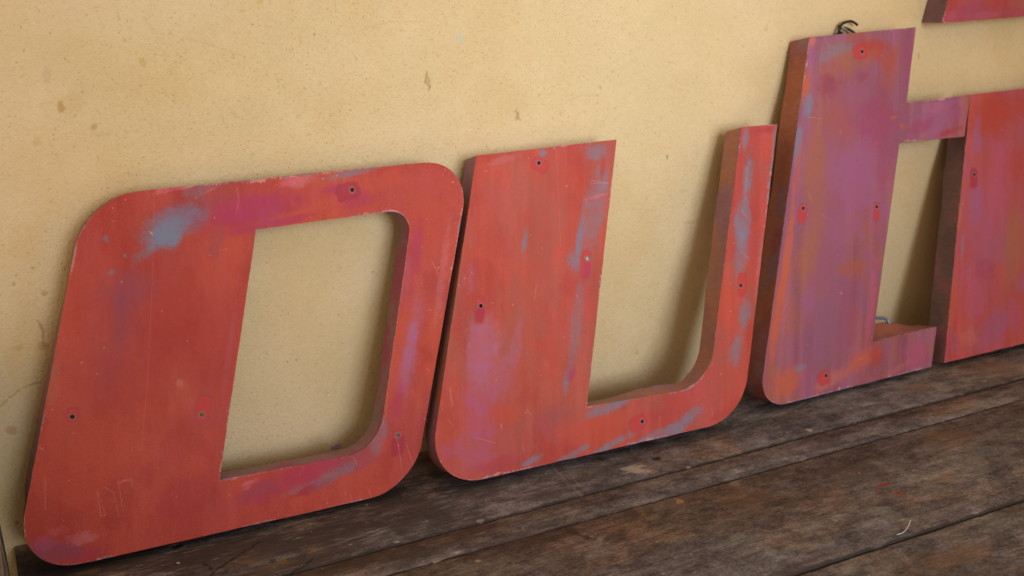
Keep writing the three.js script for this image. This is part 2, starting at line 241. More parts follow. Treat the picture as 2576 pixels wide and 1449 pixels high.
function strip(pts, inward, back, s, splay = () => 0) {                   // sheet-metal band standing behind an outline; back(s) = where its cut edge ends
  const n = pts.length, th = 0.0012, pos = [], uv = [], N = [];
  let area = 0; for (let i = 0; i < n; i++) { const a = pts[i], b = pts[(i + 1) % n]; area += a[0] * b[1] - b[0] * a[1]; }
  const sg = (area > 0 ? 1 : -1) * (inward ? -1 : 1);
  for (let i = 0; i < n; i++) {
    const a = pts[(i + n - 1) % n], b = pts[i], c = pts[(i + 1) % n];
    let n1 = [b[1] - a[1], a[0] - b[0]], n2 = [c[1] - b[1], b[0] - c[0]];
    const l1 = Math.hypot(...n1), l2 = Math.hypot(...n2); n1 = n1.map((v) => v / l1); n2 = n2.map((v) => v / l2);
    const k = 1 / Math.max(0.4, 1 + n1[0] * n2[0] + n1[1] * n2[1]);
    N.push([(n1[0] + n2[0]) * k * sg, (n1[1] + n2[1]) * k * sg]);
  }
  let L = 0; const cum = pts.map((p, i) => { if (i) L += Math.hypot(p[0] - pts[i - 1][0], p[1] - pts[i - 1][1]); return L; });
  const total = L + Math.hypot(pts[0][0] - pts[n - 1][0], pts[0][1] - pts[n - 1][1]); cum.push(total);
  const zf = D - 0.0012, rows = 4;
  const P = (i, o, z, w = 0) => { const q = pts[i % n], m = N[i % n]; return [q[0] - m[0] * (o - w), q[1] - m[1] * (o - w), z]; };
  const quad = (a, b, c, d, ua, ub, uc, ud) => { pos.push(...a, ...b, ...c, ...a, ...c, ...d); uv.push(...ua, ...ub, ...uc, ...ua, ...uc, ...ud); };
  const zb = pts.map((p, i) => back(cum[i], p)); zb.push(zb[0]);
  const dent = (i, f) => (i % n > 0 ? 1 : 0) * (0.0011 * (1 - f) * (vn(cum[i % n] * 16, s, 511) - 0.5) * 2 + splay(pts[i % n]) * Math.pow(1 - f, 1.3));
  for (let i = 0; i < n; i++) {
    for (let r = 0; r < rows; r++) {
      const f0 = r / rows, f1 = (r + 1) / rows;
      const z = (j, f) => mix(zb[j], zf, f), u = (j, f) => [cum[j], z(j, f)];
      quad(P(i, 0.0003, z(i, f0), dent(i, f0)), P(i + 1, 0.0003, z(i + 1, f0), dent(i + 1, f0)), P(i + 1, 0.0003, z(i + 1, f1), dent(i + 1, f1)), P(i, 0.0003, z(i, f1), dent(i, f1)), u(i, f0), u(i + 1, f0), u(i + 1, f1), u(i, f1));
      quad(P(i + 1, 0.0003 + th, z(i + 1, f0), dent(i + 1, f0)), P(i, 0.0003 + th, z(i, f0), dent(i, f0)), P(i, 0.0003 + th, z(i, f1), dent(i, f1)), P(i + 1, 0.0003 + th, z(i + 1, f1), dent(i + 1, f1)), u(i + 1, f0), u(i, f0), u(i, f1), u(i + 1, f1));
    }
    const w = (j) => dent(j, 0), e = [cum[i], -0.02];
    quad(P(i + 1, 0.0003, zb[i + 1], w(i + 1)), P(i, 0.0003, zb[i], w(i)), P(i, 0.0003 + th, zb[i], w(i)), P(i + 1, 0.0003 + th, zb[i + 1], w(i + 1)), e, e, e, e);
  }
  const g = new THREE.BufferGeometry();
  g.setAttribute('position', new THREE.Float32BufferAttribute(pos, 3)); g.setAttribute('uv', new THREE.Float32BufferAttribute(uv.map((v, i) => (i % 2 ? (v + 0.03) / 0.1 : v / 2.6)), 2));
  return toCreasedNormals(g, 0.7);
}
function sideMaterial(tones, s) {                        // worn primer and overspray on the sides; bare pale edge where the sheet was cut
  const S = new Sheet(0, -0.03, 2.6, 0.07, 1536, 96);
  S.each((x, z, k) => {
    const a = fbm(x * 9, z * 14, s, 4), b = fbm(x * 22, z * 30, s + 5, 4), g = vn(x * 260, z * 90, s + 6);
    let c = tones[0].map((v, i) => mix(v, tones[1][i], sst(0.42, 0.6, a))); c = c.map((v, i) => mix(v, tones[2][i], sst(0.53, 0.68, b) * 0.8));
    const m = (g - 0.5) * 12 + (b - 0.5) * 16; S.c.set(c.map((v) => v + m), k * 3);
    if (vn(x * 120, z * 200, s + 8) > 0.965) S.put(k, [150, 130, 130], 0.5);
    const edge = z < -0.012 ? 1 : 0; if (edge) S.put(k, g > 0.45 ? [190, 160, 150] : [110, 80, 76], 0.8);
    if (z > D - 0.004 && vn(x * 150, z * 300, s + 9) > 0.55) S.put(k, [142, 132, 150], 0.6);
  });
  return new THREE.MeshStandardMaterial({ map: S.texture(true), roughness: 0.6, metalness: 0 });
}
function inside(pt, poly) { let r = false; for (let i = 0, j = poly.length - 1; i < poly.length; j = i++) { const a = poly[i], b = poly[j]; if ((a[1] > pt[1]) !== (b[1] > pt[1]) && pt[0] < (b[0] - a[0]) * (pt[1] - a[1]) / (b[1] - a[1]) + a[0]) r = !r; } return r; }

function paintFace(K, outline, counter, opt) {
  const xs = outline.map((p) => p[0]), ys = outline.map((p) => p[1]), pad = 0.004;
  const x0 = Math.min(...xs) - pad, x1 = Math.max(...xs) + pad, y0 = Math.min(...ys) - pad, y1 = Math.max(...ys) + pad, ppm = 1700;
  const S = new Sheet(x0, y0, x1, y1, Math.round((x1 - x0) * ppm), Math.round((y1 - y0) * ppm)), sd = opt.seed, sl = 0.31;
  const A = PAINT[opt.base[0]], B = PAINT[opt.base[1]], C = PAINT[opt.base[2]], E = PAINT[opt.base[3]], G = PAINT[opt.base[4]];
  S.each((x, y, k) => {
    const xi = x - y * sl * 0.55;                        // wiped along the slant of the letter
    const wx = x + 0.03 * (fbm(x * 9, y * 9, sd + 20, 2) - 0.5), wy = y + 0.04 * (fbm(x * 9, y * 9, sd + 21, 2) - 0.5);
    const a = fbm(wx * 7, wy * 5, sd, 5), b = fbm(wx * 15, wy * 10, sd + 3, 5), st = fbm(xi * 190, y * 14, sd + 5, 3), f = vn(x * 700, y * 700, sd + 7);
    const iso = fbm(wx * 22, wy * 14, sd + 9, 5), cl = fbm(wx * 30, wy * 17, sd + 13, 5), t = sst(0.34, 0.66, a), t3 = sst(0.48, 0.72, iso + (f - 0.5) * 0.08) * 0.55, t4 = sst(0.52, 0.74, cl + (f - 0.5) * 0.10) * 0.5;
    const c = [0, 1, 2].map((i) => mix(mix(mix(mix(A[i], B[i], t), C[i], sst(0.5, 0.68, b) * 0.5), E[i], t3), G[i], t4));
    const m = (st - 0.5) * 5 + (f - 0.5) * 9 + (b - 0.5) * 6 + (fbm(xi * 70, y * 5, sd + 15, 4) - 0.5) * (opt.streak || 8); S.c.set([c[0] + m, c[1] + m * 0.8, c[2] + m * 0.85], k * 3);
    S.b[k] = 0.5 + (st - 0.5) * 0.25 + (f - 0.5) * 0.25 + (b - 0.5) * 0.4;
  });
  for (const [mx, my, rx, ry, ang, col, al, gr] of K.blobs) {
    const cx = mx / 1000, cy = my / 1000, a = rx / 1000, b = ry / 1000, th = ang * Math.PI / 180, R = Math.max(a, b) * 1.7, ct = Math.cos(th), sn = Math.sin(th), tall = ry > rx * 1.6;
    const tilt = tall ? sl * 0.9 : 0, cc = PAINT[col];
    S.each((x, y, k) => {
      let dx = x - cx, dy = y - cy; if (tall) dx -= dy * tilt;
      const X = tall ? dx : dx * ct + dy * sn, Y = tall ? dy : -dx * sn + dy * ct;
      const q = Math.min(Math.max(a, b) * 0.6, 0.045), xi = x - y * sl * 0.55;
      const n = fbm(xi * 0.8 / q, y * (tall ? 0.4 : 0.8) / q, mx * 3 + my, 5);
      const r = Math.hypot(X / a, Y / b) + (n - 0.5) * 1.2; let m = sst(1.45, 0.0, r);
      if (m <= 0.002) return;
      const st = fbm(xi * 200, y * 26, mx + 6, 3), iso = fbm(x * 120, y * 120, mx + 8, 4), sp = hash(Math.floor(x * 1700), Math.floor(y * 1700), mx + 5);
      const s2 = hash(Math.floor(x * 720), Math.floor(y * 720), mx + 9), fine = gr > 0.5 ? 0.3 * sp + 0.4 * s2 + 0.3 * iso : 0.2 * sp + 0.15 * s2 + 0.3 * st + 0.35 * iso, w = gr > 0.5 ? 0.07 : 0.26;
      const g = sst(1 - m - w, 1 - m + w, 0.5 + (fine - 0.5) * 1.5); m = mix(m, g * Math.min(1, m * 1.6), Math.min(1, gr + 0.25)) * (0.95 + 0.6 * (iso - 0.5));
      S.put(k, cc, m * al);
    }, cx - R - b * tilt, cy - R, cx + R + b * tilt, cy + R);
  }
  for (const [mx, my, rx, ry, ang, col] of K.patch) {     // fresher paint that a fixing once covered
    const cx = mx / 1000, cy = my / 1000, a = rx / 1000, b = ry / 1000, th = ang * Math.PI / 180, ct = Math.cos(th), sn = Math.sin(th);
    S.each((x, y, k) => {
      const dx = x - cx, dy = y - cy, tall = b > a, X = tall ? dx - dy * 0.2 : dx * ct + dy * sn, Y = tall ? dy : -dx * sn + dy * ct, n = vn(x * 260, y * 260, mx) - 0.5;
      const q = Math.pow(Math.pow(Math.abs(X / a), 3.4) + Math.pow(Math.abs(Y / b), 3.4), 1 / 3.4) + n * 0.22, m = sst(1.06, 0.9, q), rim = Math.max(0, 1 - Math.abs(q - 1) / 0.16);
      if (m > 0) { S.put(k, PAINT[col], m * 0.76); S.b[k] -= m * 0.45; }
      if (rim > 0) S.put(k, [130, 60, 72], rim * 0.28);
    }, cx - 2 * a, cy - 2 * b, cx + 2 * a, cy + 2 * b);
  }
  for (const [hx, hy] of K.holes) S.each((x, y, k) => {   // bare ring where the screw head turned
    const d = Math.hypot(x - hx / 1000, y - hy / 1000), m = sst(0.0056, 0.0046, d + (vn(x * 400, y * 400, 9) - 0.5) * 0.003); if (m > 0) S.put(k, [128, 112, 116], m * 0.7);
  }, hx / 1000 - 0.009, hy / 1000 - 0.009, hx / 1000 + 0.009, hy / 1000 + 0.009);
  K.scr.forEach((l, i) => S.line(l.map(([a, b]) => [a / 1000, b / 1000]), i === 0 && opt.long ? [200, 96, 84] : [204, 134, 128], 0.0004, i === 0 && opt.long ? 0.4 : 0.42, 0.22, 0.1, i + sd));
  // small knocks and scratches
  for (let i = 0; i < opt.knocks; i++) {
    const x = mix(x0, x1, rnd()), y = mix(y0, y1, rnd()), t = rnd() * 6.28, l = 0.0008 + rnd() * rnd() * rnd() * 0.012;
    S.line([[x, y], [x + l * Math.cos(t), y + l * Math.sin(t)]], rnd() < 0.75 ? [214, 164, 160] : [110, 70, 84], 0.0003 + rnd() * 0.0004, 0.25 + rnd() * 0.5, 0.25, 0, i + sd * 3);
  }
  // hard-edged chips, most of them close to the rim
  for (let i = 0; i < opt.knocks * 1.1; i++) {
    const o = outline[Math.floor(rnd() * outline.length)], far = rnd() < 0.3, cx = far ? mix(x0, x1, rnd()) : o[0] + (rnd() - 0.5) * 0.03, cy = far ? mix(y0, y1, rnd()) : o[1] + (rnd() - 0.5) * 0.03;
    const r = 0.0004 + rnd() * rnd() * 0.0014, e = 0.35 + rnd() * 1.2, th = rnd() * 3.1, col = rnd() < 0.55 ? [206, 168, 166] : rnd() < 0.6 ? PAINT.blue : [120, 60, 62];
    S.each((x, y, k) => {
      const X = (x - cx) * Math.cos(th) + (y - cy) * Math.sin(th), Y = (y - cy) * Math.cos(th) - (x - cx) * Math.sin(th);
      if (Math.hypot(X / r, Y / (r * e)) + (vn(x * 900, y * 900, i) - 0.5) * 0.9 < 1) { S.put(k, col, 0.5); S.b[k] -= 0.3; }
    }, cx - 3 * r, cy - 3 * r, cx + 3 * r, cy + 3 * r);
  }
  // rubbed rim: chips down to pale primer and bare metal
  for (const loop of [outline, ...(counter ? [counter] : [])]) for (let i = 0; i < loop.length; i++) {
    const [ax, ay] = loop[i], [bx, by] = loop[(i + 1) % loop.length], R = 0.006, dx = bx - ax, dy = by - ay, L2 = dx * dx + dy * dy;
    const w = 0.0005 + 0.0042 * sst(0.52, 0.8, fbm(ax * 14, ay * 14, sd + 40, 3)) * opt.rim;
    S.each((x, y, k) => {
      const tt = clamp(((x - ax) * dx + (y - ay) * dy) / L2), d = Math.hypot(x - ax - tt * dx, y - ay - tt * dy), n = 0.5 * vn(x * 520, y * 520, sd + 41) + 0.5 * vn(x * 180, y * 180, sd + 42);
      const m = sst(0.5, 0.62, n + 0.42 * (1 - d / w) - 0.1) * (d < w * 1.8 ? 1 : 0);
      if (m > 0) S.put(k, vn(x * 90, y * 90, sd + 43) > 0.45 ? [200, 158, 160] : [140, 128, 150], m * 0.38);
    }, Math.min(ax, bx) - R, Math.min(ay, by) - R, Math.max(ax, bx) + R, Math.max(ay, by) + R);
  }
  const rough = tex(S.w >> 1, S.h >> 1, (k) => { const i = k % (S.w >> 1), j = Math.floor(k / (S.w >> 1)), x = i * 2 / ppm, y = j * 2 / ppm; const v = 118 + 60 * fbm(x * 18, y * 10, sd + 50, 4) + 20 * vn(x * 300, y * 60, sd + 51); return [v, v, v]; }, false, false);
  const mat = new THREE.MeshPhysicalMaterial({ map: S.texture(false), bumpMap: S.bump(false), bumpScale: 0.00035, roughness: 1.0, roughnessMap: rough, specularIntensity: 0.38 });
  return { S, mat };
}

function signLetter(K, opt) {
  const t = thing('sign_letter', opt.label, 'letter', 'old painted metal sign letters');
  const outline = rounded(K.outline), counter = K.counter ? rounded(K.counter) : null;
  for (const l of [outline, ...(counter ? [counter] : [])]) for (const p of l) { p[0] += (vn(p[0] * 40, p[1] * 40, opt.seed + 60) - 0.5) * 0.0007; p[1] += (vn(p[0] * 40, p[1] * 40, opt.seed + 61) - 0.5) * 0.0007; }
  const { S, mat } = paintFace(K, outline, counter, opt);
  const sh = new THREE.Shape(outline.map(([x, y]) => new THREE.Vector2(x, y)));
  if (counter) sh.holes.push(new THREE.Path(counter.map(([x, y]) => new THREE.Vector2(x, y))));
  for (const [hx, hy] of K.holes) { const h = new THREE.Path(); h.absarc(hx / 1000, hy / 1000, 0.0036, 0, Math.PI * 2, true); sh.holes.push(h); }
  const g = new THREE.ExtrudeGeometry(sh, { depth: 0.0012, bevelEnabled: true, bevelThickness: 0.0005, bevelSize: 0.0005, bevelOffset: -0.0005, bevelSegments: 2, curveSegments: 20 });
  g.translate(0, 0, D - 0.0017);
  mesh('face_panel', planarUV(g, S), mat, t);
  const bk = opt.back || ((s) => 0.0002 + 0.003 * sst(0.5, 0.8, fbm(s * 9, 1, opt.seed + 70, 3)));
  mesh('side_band', strip(outline, false, bk, opt.seed, opt.splay), sideMaterial(opt.tones, opt.seed + 90), t);
  if (counter) mesh('counter_band', strip(counter, true, opt.backIn || bk, opt.seed + 3), sideMaterial(opt.tonesIn || opt.tones, opt.seed + 95), t);
  t.position.set(...opt.at); t.rotation.set(-opt.lean, opt.turn, 0, 'YXZ');
  return t;
}
function wire(name, pts, r, color, parent, rough = 0.45) {
  const c = new THREE.CatmullRomCurve3(pts.map((p) => new THREE.Vector3(...p)));
  return mesh(name, new THREE.TubeGeometry(c, pts.length * 8, r, 8, false), new THREE.MeshStandardMaterial({ color, roughness: rough, metalness: 0.6 }), parent);
}

const O = { outline: [[-165.2, 503, 72], [402.6, 494.4, 82], [241.9, 0, 72], [-332.3, 5, 90]], counter: [[57.3, 428.6, 0], [297.5, 429.4, 42], [193.8, 70.4, 50], [-45.5, 78.1, 0]], holes: [[-225.0,208.9],[-55.1,177.8],[206.4,467.8],[227.6,88.1]], blobs: [[-92,307,151,183,0,'deep',0.5,0],[-130,367,51,33,20,'purple',0.55,0.3],[-142,321,17,60,5,'purple',0.45,0.3],[-7,381,35,62,0,'orange',0.5,0.2],[24,410,24,34,0,'orange',0.5,0.2],[-27,469,76,25,15,'purple',0.45,0.4],[-60,441,61,32,30,'blue',0.5,0.92],[-72,435,28,20,30,'blue',0.95,0.6],[-62,443,35,19,30,'blue',0.8,0.7],[-33,455,23,12,20,'blue',0.7,0.85],[-95,416,26,12,30,'blue',0.5,0.95],[-49,463,35,14,10,'blue',0.35,0.95],[-146,444,5,8,0,'blue',0.6,0.4],[-146,397,6,5,0,'blue',0.8,0.4],[-125,417,3,4,0,'blue',0.6,0.4],[58,458,74,24,6,'magenta',0.95,0.15],[25,454,35,23,0,'magenta',0.5,0.3],[112,442,57,7,6,'orange',0.8,0.2],[77,433,72,6,6,'magenta',0.7,0.2],[212,453,43,16,5,'magenta',0.6,0.3],[257,475,50,17,5,'orange',0.6,0.2],[329,415,32,61,8,'orange',0.5,0.3],[132,490,27,9,8,'pink',0.55,0.6],[212,493,55,5,6,'blue',0.6,0.6],[-13,494,35,9,6,'blue',0.4,0.7],[173,471,24,10,8,'magenta',0.8,0.1],[296,372,16,66,8,'magenta',0.7,0.3],[266,222,17,79,8,'lilac',0.95,0.35],[251,189,13,54,8,'lilac',0.6,0.4],[234,141,16,42,8,'magenta',0.65,0.4],[276,154,12,67,8,'orange',0.5,0.2],[76,62,126,23,13,'magenta',0.75,0.25],[12,55,42,18,10,'purple',0.5,0.5],[159,60,50,24,20,'purple',0.5,0.5],[78,35,49,6,12,'crimson',0.8,0.2],[123,48,53,17,18,'blue',0.45,0.97],[65,41,37,7,12,'blue',0.35,0.97],[200,96,16,33,10,'blue',0.45,0.96],[-2,66,14,5,10,'bpink',0.8,0.3],[-10,58,11,3,10,'bpink',0.6,0.3],[-271,27,57,22,0,'purple',0.85,0.35],[-233,15,46,10,8,'magenta',0.4,0.5],[-284,44,23,14,0,'pinkp',0.5,0.5],[-237,40,24,12,0,'pink',0.6,0.75],[-267,59,17,9,0,'pink',0.3,0.6],[-240,263,10,37,0,'ochre',0.35,0.4],[-191,424,4,27,-6,'pale',0.7,0.6],[-33,502,52,5,8,'bpink',0.6,0.75],[119,492,36,8,8,'bpink',0.5,0.8],[-78,227,7,8,0,'pale',0.4,0.4],[251,12,39,11,30,'purple',0.4,0.5],[7,177,180,172,0,'orange',0.25,0.3],[102,-8,99,12,13,'orange',0.6,0.2],[330,319,9,98,9,'pink',0.4,0.6],[-17,311,35,84,6,'rose',0.45,0.4],[-169,373,34,65,6,'rose',0.4,0.4],[-158,280,46,87,6,'purple',0.2,0.5],[-216,227,34,65,6,'rose',0.35,0.5],[-97,63,71,34,0,'crimson',0.25,0.4],[329,462,44,36,0,'rose',0.5,0.4],[274,328,13,54,8,'pinkp',0.45,0.5],[-3,414,15,34,4,'purple',0.35,0.5],[-2,269,6,91,8,'pinkp',0.4,0.5],[235,28,26,37,20,'rose',0.4,0.4]], patch: [[199.1,465.8,18.3,13.1,8,'crimson'],[-224.5,212.0,8.4,9.6,0,'bred'],[-53.1,184.2,10.7,20.1,3,'bred'],[228.7,86.6,8.8,9.5,6,'bred'],[225.4,71.5,10.8,14.9,6,'crimson']], scr: [[[-75,492],[-91,394],[-120,246],[-144,143]],[[-209,100],[-210,65],[-204,64],[-206,86]],[[-199,104],[-188,93],[-187,59]],[[-180,109],[-180,66]],[[-180,106],[-162,107],[-163,96]],[[-178,103],[-173,108],[-164,104]],[[39,491],[40,474],[32,453]],[[-25,482],[3,492],[9,494]],[[2,406],[13,406]],[[316,345],[322,332],[324,323]],[[220,158],[213,124],[205,107]],[[225,85],[227,48],[226,30]],[[240,70],[247,25]],[[78,72],[70,59]],[[154,70],[158,56]],[[171,15],[173,0]],[[142,13],[143,-1]],[[316,267],[297,273]],[[319,255],[322,263]],[[286,182],[292,177]],[[-271,136],[-278,89]]] };
const U = { outline: [[-167.2, 499.6, 0], [82.5, 500.3, 0], [-41.3, 77.1, 0], [190.1, 69, 60], [326.9, 497, 0], [401.2, 494.6, 0], [246.6, 1, 70], [-328.5, 0, 95]], holes: [[-62.9,476.7],[-1.6,313.8],[-196.5,266.8],[280.7,227.1],[54.4,34.2]], blobs: [[-117,400,98,125,0,'orange',0.25,0.2],[-65,385,41,95,4,'brown',0.55,0.2],[41,484,30,15,0,'blue',0.6,0.65],[25,394,26,77,6,'blue',0.5,0.7],[50,436,11,39,6,'blue',0.5,0.6],[-11,348,8,51,6,'blue',0.75,0.5],[-25,310,15,23,0,'blue',0.55,0.6],[-55,491,9,8,0,'blue',0.7,0.4],[-106,360,6,25,3,'blue',0.6,0.5],[-37,221,11,83,6,'blue',0.35,0.6],[49,455,5,26,4,'red',0.6,0.3],[-205,315,22,43,6,'lilac',0.5,0.5],[-208,197,31,68,6,'lilac',0.75,0.45],[-190,154,43,41,0,'lilac',0.55,0.5],[-224,101,35,46,4,'pinkp',0.9,0.25],[-255,43,51,32,-20,'pinkp',0.7,0.35],[-212,15,52,19,0,'crimson',0.45,0.3],[-147,196,13,69,6,'lilac',0.45,0.5],[-69,126,10,33,5,'blue',0.75,0.6],[-61,134,9,15,5,'magenta',0.6,0.5],[-112,59,40,44,0,'purple',0.3,0.5],[-186,89,46,21,0,'orange',0.6,0.3],[-51,51,67,27,10,'orange',0.7,0.25],[19,46,41,13,10,'orange',0.6,0.2],[5,71,51,9,10,'blue',0.7,0.62],[109,10,55,12,12,'blue',0.7,0.62],[147,27,38,12,14,'blue',0.6,0.65],[-4,9,41,8,14,'blue',0.7,0.5],[63,7,41,6,14,'blue',0.6,0.5],[-152,12,24,6,14,'blue',0.7,0.6],[-81,6,40,6,14,'blue',0.6,0.6],[322,405,14,58,7,'blue',0.72,0.62],[303,340,20,55,7,'blue',0.68,0.62],[290,282,17,41,7,'blue',0.55,0.65],[331,473,10,34,7,'blue',0.7,0.5],[386,452,6,62,7,'blue',0.5,0.5],[281,178,17,48,6,'blue',0.65,0.55],[254,125,14,34,6,'blue',0.6,0.55],[343,382,16,75,7,'red',0.5,0.2],[235,64,28,41,0,'orange',0.5,0.2],[325,250,13,62,7,'pink',0.5,0.5],[372,487,29,7,4,'crimson',0.5,0.3],[-130,487,46,7,8,'pink',0.4,0.6],[35,412,27,5,8,'bpink',0.5,0.8],[-114,252,59,75,6,'brown',0.4,0.4],[-151,356,39,62,6,'red',0.35,0.4],[-87,167,27,63,6,'orange',0.45,0.4],[-161,131,20,44,6,'orange',0.4,0.4],[-15,443,27,38,6,'orange',0.5,0.4],[285,102,14,41,6,'orange',0.5,0.3],[208,16,35,11,14,'red',0.5,0.3]], patch: [[-61.4,473.5,14.1,11.3,-35,'bred'],[-5.9,304.3,9.3,22.9,6,'bred'],[-198.8,260.5,8.3,20.7,5,'bred'],[283.2,228.1,9.1,19.8,6,'bred'],[45.6,33.4,16.0,11.6,14,'bred'],[-6.6,295.6,5.7,12.9,6,'magenta'],[-200.5,253.5,7.6,11.0,5,'crimson']], scr: [[[-28,501],[-35,440],[-46,341]],[[26,439],[56,429]],[[28,433],[53,432]],[[-98,285],[-105,263]],[[325,424],[313,372]],[[329,431],[318,385]],[[303,357],[312,339]],[[291,285],[306,270]],[[-268,148],[-265,123]],[[-277,101],[-269,91]],[[-266,150],[-268,121]],[[-161,45],[-160,26]],[[-236,66],[-206,51]],[[189,30],[189,18]],[[88,36],[85,20]],[[-102,160],[-97,153]],[[-146,94],[-141,84]]] };
const T = { outline: [[0.6, 636, 0], [252.9, 637.4, 0], [213, 501, 0], [376.9, 502.1, 0], [351.6, 423.8, 0], [187.3, 429.5, 0], [77.3, 73.3, 0], [238, 73.6, 0], [215.5, 0, 0], [-195, 0, 62]], holes: [[117.8,601.9],[-51.6,338.6],[117.8,319.1],[-38.2,32.3]], blobs: [[20,359,89,320,7,'tbase',0.9,0.1],[-1,626,23,10,5,'orangep',0.9,0.3],[-19,551,10,36,8,'orange2',0.95,0.2],[65,611,41,18,0,'blue',0.75,0.35],[32,598,22,14,0,'blue',0.5,0.4],[-21,514,12,32,8,'blue',0.8,0.35],[-47,456,10,49,8,'blue',0.75,0.4],[75,581,45,37,0,'obrown',0.7,0.3],[-22,412,29,84,8,'obrown',0.8,0.3],[146,607,53,24,4,'red',0.75,0.3],[35,549,34,30,0,'wine',0.75,0.3],[125,476,76,51,0,'wine2',0.75,0.3],[159,526,30,65,8,'wine',0.4,0.4],[100,384,83,108,8,'lilac2',0.85,0.25],[230,590,18,51,8,'purp2',0.8,0.3],[111,558,21,17,0,'purple',0.7,0.5],[183,566,23,44,8,'brown',0.5,0.4],[177,477,9,4,0,'orange2',0.9,0.2],[198,460,9,7,-40,'orange2',0.8,0.2],[286,464,78,37,8,'lilac2',0.8,0.3],[282,487,39,12,8,'lilac',0.6,0.4],[245,454,39,13,8,'wine2',0.6,0.4],[312,436,47,8,8,'crimson',0.6,0.3],[335,466,24,30,8,'wine2',0.4,0.4],[-97,261,10,84,8,'orange2',0.95,0.2],[-126,177,12,56,8,'orange2',0.9,0.25],[-148,113,13,63,8,'orange2',0.9,0.25],[-126,35,44,29,10,'orange2',0.9,0.2],[-58,255,25,77,8,'obrown',0.8,0.2],[-20,113,67,93,6,'mauve',0.9,0.25],[-58,177,19,42,8,'lilac2',0.7,0.4],[82,138,12,109,8,'pinkp',0.75,0.3],[47,219,53,14,0,'brown',0.7,0.3],[38,287,45,43,0,'lilac2',0.5,0.4],[44,44,57,19,14,'orange2',0.8,0.25],[-22,25,60,16,14,'orangep',0.6,0.3],[180,37,49,34,0,'pinkp',0.85,0.3],[86,47,23,25,0,'red',0.7,0.3],[-95,57,16,8,0,'blue',0.6,0.6],[134,12,47,10,14,'orangep',0.4,0.4],[-58,403,12,112,8,'orange2',0.55,0.45],[-20,323,30,106,8,'obrown',0.5,0.4],[103,593,67,29,0,'obrown',0.45,0.5],[176,587,30,36,0,'red',0.4,0.5],[46,494,37,57,8,'brown',0.5,0.4],[144,400,23,80,8,'wine2',0.4,0.5],[29,147,38,86,8,'wine2',0.3,0.5],[11,640,44,7,5,'orange2',0.5,0.5]], patch: [[113.3,602.2,16.0,12.8,0,'bred'],[-55.0,328.7,10.2,17.2,8,'bred'],[115.8,310.1,7.3,17.9,6,'bred'],[-43.9,29.2,14.4,12.8,10,'bred']], scr: [[[34,635],[36,623],[42,619]],[[23,619],[27,612]],[[51,605],[54,598]],[[10,491],[-20,497]],[[48,467],[52,459]],[[-11,325],[-4,314]],[[-37,366],[-32,352]]] };
const F = { outline: [[-37.6, 501, 0], [262, 500, 0], [105, 0, 0], [-195.6, 0, 0]], holes: [[-55.4,346.4]], blobs: [[-16,262,122,326,0,'tbase2',0.6,0.1],[8,457,65,62,0,'red',0.9,0.2],[73,466,49,31,0,'red',0.6,0.2],[-33,431,11,54,6,'lilac2',0.8,0.35],[26,379,41,39,0,'pinkp',0.6,0.5],[-60,290,27,77,4,'lilac2',0.85,0.4],[-24,258,18,85,4,'pinkp',0.7,0.4],[19,196,37,94,0,'obrown',0.8,0.3],[54,360,33,47,0,'red',0.5,0.4],[-111,267,7,38,5,'orange2',0.9,0.3],[-152,116,10,84,5,'orange2',0.6,0.4],[2,305,57,93,0,'pinkp',0.55,0.5],[-57,207,49,69,0,'lilac2',0.5,0.5],[-78,36,73,31,0,'lilac2',0.5,0.5],[-93,111,45,54,0,'pinkp',0.8,0.4],[-42,60,49,39,0,'lilac2',0.6,0.5],[-65,163,32,31,0,'wine2',0.5,0.4],[-1,53,33,39,0,'pinkp',0.5,0.5],[-111,215,6,31,4,'blue',0.5,0.5],[-128,37,32,31,0,'orangep',0.5,0.4]], patch: [[-58.7,339.2,10.3,18.9,0,'crimson']], scr: [] };

const letterO = signLetter(O, { label: 'faded red metal sign letter o with a closed counter and scuffed blue grey patch', seed: 1001, base: ['red', 'orange', 'deep', 'orange', 'rose'], at: [0.29, 0.0004, 0.0876], lean: 0.1626, turn: -0.0213, knocks: 70, rim: 1, long: true,
  tones: [[129, 89, 94], [114, 76, 87], [145, 80, 74]], tonesIn: [[148, 98, 108], [160, 60, 96], [134, 108, 106]],
  splay: (p) => (p[0] < -0.17 - (0.5 - p[1]) * 0.26 && p[1] > 0.09 && p[1] < 0.4 ? 0.005 * sst(0.4, 0.15, p[1]) * sst(0.09, 0.12, p[1]) : 0),   // side bent outwards low down
  backIn: (s, p) => 0.0002 + (p[1] < 0.1 && p[0] < 0.15 ? 0.008 * sst(0.15, -0.04, p[0]) + 0.004 * vn(s * 30, 2, 7) : 0.003 * sst(0.5, 0.8, fbm(s * 12, 4, 8, 3))) });
const letterU = signLetter(U, { label: 'faded red metal sign letter u, open at the top, streaked lilac and grey', seed: 1002, base: ['orange', 'rose', 'brown', 'red', 'brown'], at: [0.87, 0.0004, 0.1366], lean: 0.2539, turn: -0.0359, knocks: 60, rim: 1.1, long: true, streak: 18,
  tones: [[158, 108, 104], [148, 102, 120], [164, 104, 80]],
  splay: (p) => (p[0] > -0.035 && p[0] < 0.19 && p[1] > 0.06 && p[1] < 0.09 ? 0.0075 * sst(0.0, 0.13, p[0]) * sst(0.165, 0.135, p[0]) + 0.002 * vn(p[0] * 60, 1, 5) : 0) });   // bent lip
